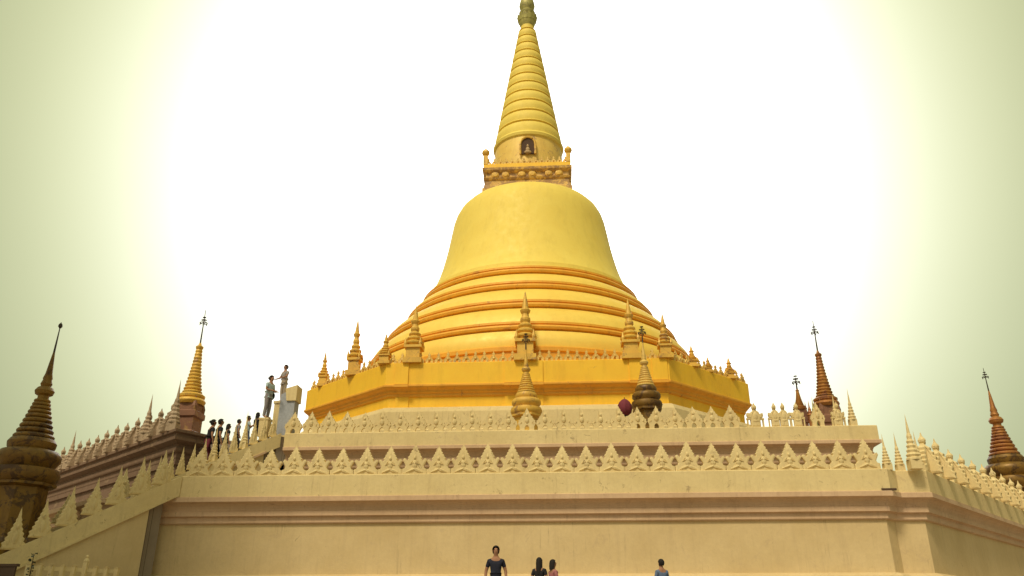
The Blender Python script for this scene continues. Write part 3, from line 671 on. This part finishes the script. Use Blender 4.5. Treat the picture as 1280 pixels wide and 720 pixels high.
# ------------------------------------------------------------------ railing, shrub stem and board at the foot of the stair
q0 = onY(36, 707, -23.6); q1 = onY(146, 712, -22.3)
o = empty('white_railing', 'low whitewashed railing with a finial post in front of the stair flank', 'railing', (q0.x, q0.y, FZ))
def loc2(p): return (p.x-o.location.x, p.y-o.location.y, p.z-o.location.z)
a, b = Vector(loc2(q0)), Vector(loc2(q1)); dv = (b-a); 
mb = MB(); mb.hexa((a.x, a.y), (b.x, b.y), .10, (a.z, b.z), (a.z-.10, b.z-.10)); mb.build('top_rail', 'white', o)
mb = MB(); mb.hexa((a.x, a.y), (b.x, b.y), .08, (a.z-.28, b.z-.28), (a.z-.36, b.z-.36)); mb.build('lower_rail', 'white', o)
for i in range(9):
    p = a.lerp(b, i/8); mb = MB(); hh = .34 if i == 5 else .07
    mb.box(p.x-.05, p.x+.05, p.y-.04, p.y+.06, -.02, p.z+hh*.4); mb.lathe([(.06, p.z+hh*.4), (.075, p.z+hh*.55), (.03, p.z+hh*.75), (.05, p.z+hh*.85), (0, p.z+hh)], 8, (p.x, p.y+.01, 0), caps=False)
    mb.build('post', 'white', o)
q = onY(38, 712, -24.0)
o = empty('potted_plant', 'thin dark leafy plant stem beside the low white railing', 'plant', (q.x, q.y, FZ))
mb = MB().lathe([(.12, 0), (.17, .3), (.19, .33), (.15, .33)], 12); mb.build('pot', 'brownboard', o)
hs = onY(38, 692, -24.0).z-FZ
mb = MB().tube([(0, 0, .3), (.02, 0, hs*.6), (-.01, .02, hs)], [.02, .015, .008], 5); mb.build('stem', 'brownboard', o)
M['leaf'] = plain('dark_leaf', (.03, .045, .02), .5)
mb = MB(); random.seed(4)
for i in range(46):
    z = random.uniform(.45, hs); a = random.uniform(0, 6.28); l = random.uniform(.08, .16); x, y = math.cos(a), math.sin(a)
    mb.add([(x*.02, y*.02, z), (x*l*.6-y*.035, y*l*.6+x*.035, z+.03), (x*l, y*l, z-.01), (x*l*.6+y*.035, y*l*.6-x*.035, z+.03)], [(0, 1, 2, 3)])
mb.build('foliage', 'leaf', o)
q = onY(6, 705, -25.0)
o = empty('notice_board', 'dark brown notice board at the foot of the stair flank', 'board', (q.x-.45, q.y, FZ))
hb = onY(18, 706, -25.0).z-FZ
mb = MB(); mb.box(-.75, .75, -.03, .03, hb-.75, hb-.04); mb.build('panel', 'brownboard', o)
mb = MB(); mb.box(-.80, .80, -.05, .05, hb-.04, hb+.02); mb.build('top_frame', 'brownboard', o)
for x in (-.65, .65): mb = MB(); mb.box(x-.04, x+.04, .03, .11, 0, hb-.05); mb.build('leg', 'brownboard', o)

# ------------------------------------------------------------------ people
dep = bpy.context.evaluated_depsgraph_get
def skin_mesh(name, verts, edges, radii, mats, subsurf=2, root=0):
    me = bpy.data.meshes.new(name); me.from_pydata(verts, edges, [])
    o = bpy.data.objects.new(name, me); COL.objects.link(o)
    o.modifiers.new('s', 'SKIN'); sv = me.skin_vertices[0].data
    for i, r in enumerate(radii):
        sv[i].radius = r if isinstance(r, tuple) else (r, r); sv[i].use_root = (i == root)
    m = o.modifiers.new('u', 'SUBSURF'); m.levels = m.render_levels = subsurf
    d = bpy.context.evaluated_depsgraph_get(); d.update()
    ev = o.evaluated_get(d); nm = bpy.data.meshes.new_from_object(ev)
    bpy.data.objects.remove(o)
    nm.materials.clear(); nm.materials.append(M[mats])
    for p in nm.polygons: p.use_smooth = True
    return nm
def person(label, loc, H, face, shirt, legs, hair='short', pose='down', skin='skin', group=None, lean=0.0, stride=0.0, skirt=False, bag=None, glasses=False):
    o = empty('person', label, 'person', loc, face, group)
    s = H/1.70
    V = []; E = []; RR = []
    def v(p, r, parent=None):
        V.append((p[0]*s, p[1]*s, p[2]*s)); RR.append(tuple(x*s for x in r) if isinstance(r, tuple) else r*s)
        if parent is not None: E.append((parent, len(V)-1))
        return len(V)-1
    ln = lean
    pel = v((0, 0, .94), (.10, .08)); wa = v((0, -.02*ln, 1.06), (.112, .085), pel); ch = v((0, -.01-.08*ln, 1.25), (.15, .11), wa); ub = v((0, -.12*ln, 1.385), (.105, .08), ch)
    nk = v((0, -.01-.15*ln, 1.47), .054, ub); h1 = v((0, -.025-.17*ln, 1.53), (.062, .07), nk); h2 = v((0, -.015-.18*ln, 1.61), (.078, .093), h1); v((0, -.005-.18*ln, 1.675), (.055, .07), h2)
    yo = -.12*ln
    hands = []
    for sg in (-1, 1):
        hp_ = v((sg*.09, 0, .85), .072, pel); st_ = stride*sg
        kn = v((sg*.10, -.02-.16*st_, .50), .062, hp_); an = v((sg*.10, .03+(-.22*st_ if st_ > 0 else -.05*st_), .09), .042, kn); v((sg*.115, -.13+(-.22*st_ if st_ > 0 else -.05*st_), .035), .035, an)
        sh = v((sg*.165, yo, 1.345), .056, ub)
        if pose == 'down': el = (sg*.245, .03+yo, 1.12); wr = (sg*.26, -.04+yo, .88)
        elif pose == 'hold': el = (sg*.23, -.02+yo, 1.11); wr = (sg*.12, -.24+yo, 1.06)
        elif pose == 'rail': el = (sg*.24, -.08+yo, 1.13); wr = (sg*.17, -.30+yo, 1.02)
        elif pose == 'phone': el = (sg*.22, -.10+yo, 1.14); wr = (sg*.07, -.27+yo, 1.30)
        e_ = v(el, .043, sh); w_ = v(wr, .029, e_)
        dv_ = (Vector(wr)-Vector(el)).normalized(); side = Vector((0, -1, 0)) if abs(dv_.z) > .6 else Vector((-sg, 0, 0))
        side = (side-dv_*side.dot(dv_)).normalized(); nrm_ = dv_.cross(side)
        pm = Vector(wr)+dv_*.055; pi = v(pm, (.03, .022), w_)
        for k, ln_ in enumerate((.066, .075, .070, .055)):
            off = side*(.027-.018*k); f1 = pm+dv_*.035+off; f2 = f1+dv_*ln_*.55+nrm_*.008; f3 = f2+dv_*ln_*.4+nrm_*.02
            a_ = v(f1, .0105, pi); b_ = v(f2, .0095, a_); v(f3, .008, b_)
        t1 = pm-dv_*.02+side*.04; a_ = v(t1, .012, pi); v(t1+dv_*.035+side*.015, .009, a_)
    # nose and ears
    v((0, -.108-.18*ln, 1.585), .013, h2)
    body = link('body', skin_mesh('person_body', V, E, RR, skin), o)
    # shirt
    def garment(name, idx, mat, grow, extra=None):
        mp = {i: k for k, i in enumerate(idx)}
        vv = [V[i] for i in idx]; ee = [(mp[a], mp[b]) for a, b in E if a in mp and b in mp]
        rr = [tuple(x*grow+.008*s for x in (RR[i] if isinstance(RR[i], tuple) else (RR[i], RR[i]))) for i in idx]
        if extra: extra(vv, ee, rr, mp)
        return link(name, skin_mesh('person_'+name, vv, ee, rr, mat), o)
    npv = 17  # vertices per side: hip, knee, ankle, toe, shoulder, elbow, wrist, palm, 4x3 fingers, 2 thumb = 22
    per = 22
    L0, R0 = 8, 8+per
    def cut(vv, ee, rr, mp):
        nk_ = tuple(Vector(V[3]).lerp(Vector(V[4]), .62)); vv.append(nk_); rr.append((.066*s, .062*s)); ee.append((mp[3], len(vv)-1))
        for b_ in (L0, R0):
            sh_, el_ = mp[b_+4], mp[b_+5]
            vv[el_] = tuple(Vector(vv[sh_]).lerp(Vector(vv[el_]), .72)); r0 = rr[sh_][0]; rr[el_] = (r0*.80, r0*.80)
        vv.append((vv[mp[0]][0], vv[mp[0]][1], vv[mp[0]][2]-.07*s)); rr.append((.145*s, .12*s)); ee.append((mp[0], len(vv)-1)); rr[mp[0]] = (.145*s, .118*s)
    garment('shirt', [0, 1, 2, 3, L0+4, L0+5, R0+4, R0+5], shirt, 1.05, cut)
    if skirt:
        mb = MB(); pr = [(.15, .98), (.165, .9), (.17, .7), (.19, .35), (.18, .12), (.15, .12)]
        for r, z in pr:
            for i in range(20):
                a = 2*math.pi*i/20; k = 1+.05*math.sin(5*a)*(1-z); mb.v.append((r*1.05*k*math.cos(a)*s, r*.85*k*math.sin(a)*s, z*s))
        for j in range(len(pr)-1):
            for i in range(20): mb.f.append((j*20+i, j*20+(i+1) % 20, (j+1)*20+(i+1) % 20, (j+1)*20+i))
        mb.build('skirt', legs, o, True)
    else:
        mb = MB(); pr = [(.13, .10, 1.02), (.145, .115, .97), (.155, .125, .90), (.145, .12, .83), (.08, .08, .79)]
        for rx, ry, z in pr:
            for i in range(18):
                a = 2*math.pi*i/18; mb.v.append((rx*math.cos(a)*s, ry*math.sin(a)*s, z*s))
        for j in range(len(pr)-1):
            for i in range(18): mb.f.append((j*18+i, j*18+(i+1) % 18, (j+1)*18+(i+1) % 18, (j+1)*18+i))
        for b_ in (L0, R0):
            h_, k_, a_ = (Vector(V[b_+i]) for i in range(3)); sg = -1 if b_ == L0 else 1
            mb.tube([h_+Vector((-sg*.012*s, 0, .04*s)), h_.lerp(k_, .4), k_, k_.lerp(a_, .5), a_+Vector((0, 0, .015*s))], [.088*s, .084*s, .070*s, .066*s, .060*s], 14)
        mb.build('trousers', legs, o, True)
    # hair: cap over crown and back of the head, longer behind where needed
    mb = MB(); hy, hz = (-.012-.18*ln), 1.618; seg, rg = 20, 14
    low = {'short': -.02, 'bob': -.13, 'long': -.30, 'bun': -.03}[hair]
    for j in range(rg+1):
        th = math.pi*.74*j/rg
        for i in range(seg):
            a = 2*math.pi*i/seg; front = max(0, -math.sin(a))
            tt = min(th, math.pi*(.74-.46*min(1, front*1.7)**.6)); k = 1+.035*math.sin(7*a+3*j)*math.sin(tt)
            x = .094*math.sin(tt)*math.cos(a)*k; y = .112*math.sin(tt)*math.sin(a)*k; z = .108*math.cos(tt)
            if th > math.pi*.5 and front < .15:
                f = (th-math.pi*.5)/(math.pi*.24); z += low*f*(1-front); 
                if hair in ('long', 'bob'): x *= 1+.25*f; y = y*(1+.15*f)+.02*f
            mb.v.append((x*s, (hy+.012+y)*s, (hz+z)*s))
    for j in range(rg):
        for i in range(seg): mb.f.append((j*seg+i, j*seg+(i+1) % seg, (j+1)*seg+(i+1) % seg, (j+1)*seg+i))
    hr = mb.build('hair', 'hair', o, True)
    if hair == 'bun': MB().ell((0, (hy+.12)*s, (hz+.0)*s), (.05*s, .05*s, .05*s), 10, 8).build('hair_bun', 'hair', o, True)
    for sg in (-1, 1):
        MB().ell((sg*.031*s, (-.1-.18*ln)*s, 1.612*s), (.013*s, .01*s, .008*s), 8, 6).build('eye', 'black', o, True)
        MB().ell((sg*.083*s, (.0-.18*ln)*s, 1.60*s), (.012*s, .022*s, .032*s), 8, 6).build('ear', skin, o, True)
    MB().ell((0, (-.093-.17*ln)*s, 1.545*s), (.022*s, .006*s, .005*s), 8, 6).build('mouth', 'lips', o, True)
    if glasses:
        mb = MB(); mb.box(-.07*s, .07*s, -.118*s, -.105*s, 1.598*s, 1.632*s); mb.build('glasses', 'black', o)
    if bag:
        mb = MB(); mb.ell((.22*s, .05*s, .95*s), (.09*s, .15*s, .17*s), 12, 8); mb.build('bag', bag, o, True)
    return o
def at_ground(px, Y, z): p = onY(px, 700, Y); return (p.x, Y, z)
def top_at(px, py, Y): return onY(px, py, Y)
grp = None
q = top_at(620, 681.5, -22.2); person('man in navy T-shirt facing out in front of the wall', (q.x, q.y, FZ), q.z-FZ-.03, R(4), 'navy', 'black', 'short', 'down')
q = top_at(674, 696, -22.5); person('long-haired girl in black top in front of the wall', (q.x, q.y, FZ), q.z-FZ-.03, R(165), 'black', 'denim', 'long', 'down')
q = top_at(691, 698.5, -22.7); person('girl in pink top with bobbed hair in front of the wall', (q.x, q.y, FZ), q.z-FZ-.03, R(120), 'pink', 'grey', 'bob', 'hold')
q = top_at(826, 698, -22.4); person('boy in blue shirt seen from behind in front of the wall', (q.x, q.y, FZ), q.z-FZ-.03, R(205), 'blue', 'denim', 'short', 'hold')
# climbing people, standing on the treads of the upper stair
def on_stair(px, top, off, label, **k):
    base = P2+SL*off; q = online(px, top, base, (SD.x, SD.y)); t = -((q-base).dot(-SD)); t = (Vector((q.x, q.y, 0))-base).dot(SD)
    i = max(0, min(15, int((t-.1)/.30))); z = 8.0-(i+1)*.168 if t > .1 else 8.0
    H = q.z-z
    print('stair person', px, 't=%.2f z=%.2f H=%.2f' % (t, z, H))
    person(label, (q.x, q.y, z), min(1.78, max(1.35, H)), **k)
on_stair(266, 514, 1.5, 'person in black climbing lowest on the upper stair beside the slim gold stupa', face=R(130), shirt='black', legs='maroon', hair='bun', pose='down', stride=.8, lean=.5)
on_stair(275, 524, 1.2, 'person in dark clothes climbing just behind the one in black', face=R(130), shirt='black', legs='black', hair='short', pose='down', stride=.8, lean=.3)
on_stair(285, 530, .9, 'dark-haired person with a white bag on the upper stair', face=R(130), shirt='black', legs='black', hair='bob', pose='down', stride=.8, lean=.3, bag='white_cloth')
on_stair(297, 532, 1.1, 'person in brown on the middle treads of the upper stair', face=R(130), shirt='grey', legs='black', hair='short', pose='down', stride=-.8, lean=.3)
on_stair(311, 524, 1.0, 'person in pale blue shirt holding up a phone on the upper stair', face=R(120), shirt='lightblue', legs='denim', hair='short', pose='phone', stride=-.6)
on_stair(323, 516, 1.0, 'long-haired person in black near the top of the upper stair', face=R(150), shirt='black', legs='black', hair='long', pose='hold', stride=.5)
q = onY(339, 470, -14.95); hw = q.z-1.70-8.0
pb = MB(); pb.box(-.17, .17, -.2, .2, 0, hw-.08); pb.box(-.19, .19, -.22, .22, hw-.08, hw)
o = pb.build('plaster_block', 'white', None); o.location = (q.x, -14.95, 8.0); tag(o, 'low plaster block at the stair head under the woman in the white top', 'block')
person('woman in white top and grey trousers with a dark bag beside the pier', (q.x, -14.95, 8.0+hw), 1.70, R(70), 'lightblue', 'grey', 'bun', 'hold', bag='black', lean=.2)
q = onY(358, 456.5, -13.85)
pb = MB(); hb = max(.3, q.z-1.55-8.0); pb.box(-.22, .26, -.22, .22, 0, hb-.1); pb.box(-.25, .29, -.25, .25, hb-.1, hb)
o = pb.build('plaster_block', 'white', None); o.location = (q.x, -13.85, 8.0); tag(o, 'low plaster block behind the pier that a boy stands on', 'block')
person('boy in pale grey shirt standing high behind the pier', (q.x, -13.85, 8.0+hb), 1.55, R(-35), 'palegrey', 'tan', 'short', 'rail')

# ------------------------------------------------------------------ unseen tree added out of view to shade the stair end of the terrace
M['bark'] = plain('bark', (.10, .075, .05), .9)
def tree(label, x, y, z, H, R_, seed):
    rnd = random.Random(seed); o = empty('rain_tree', label, 'tree', (x, y, z), 0, None)
    mb = MB(); tips = []
    mb.tube([(0,0,0),(.1,.05,H*.2),(-.1,.1,H*.42)], [.75,.5,.42], 10)
    for i in range(9):
        a = 2*math.pi*i/9+rnd.uniform(-.3,.3); l = R_*rnd.uniform(.55,.85); zt = H*rnd.uniform(.66,.92)
        m_ = (math.cos(a)*l*.45, math.sin(a)*l*.45, H*.42+(zt-H*.42)*.6); e_ = (math.cos(a)*l, math.sin(a)*l, zt)
        mb.tube([(-.1,.1,H*.40), m_, e_], [.28,.16,.05], 6); tips += [m_, e_]
    mb.build('trunk', 'bark', o)
    mb = MB()
    for k in range(330):
        if k < len(tips): c_ = Vector(tips[k])
        else:
            d = Vector((rnd.gauss(0,1), rnd.gauss(0,1), rnd.gauss(0,1))).normalized()*rnd.uniform(.45,1)**.6
            c_ = Vector((d.x*R_*.88, d.y*R_*.88, H*.76+d.z*H*.19))
        for q in range(46):
            d = Vector((rnd.gauss(0,.55), rnd.gauss(0,.55), rnd.gauss(0,.4))); p = c_+d
            n = Vector((rnd.gauss(0,1), rnd.gauss(0,1), rnd.gauss(0,1))).normalized(); u = n.orthogonal().normalized(); v_ = n.cross(u); l = rnd.uniform(.2,.4)
            mb.add([p-u*l, p+v_*l*.45, p+u*l, p-v_*l*.45], [(0,1,2,3)])
    f = mb.build('crown', 'leaf', o); return o
tree('tall spreading rain tree in the courtyard on the stair side', -20.6, -32.6, 0, 27, 7.8, 1)
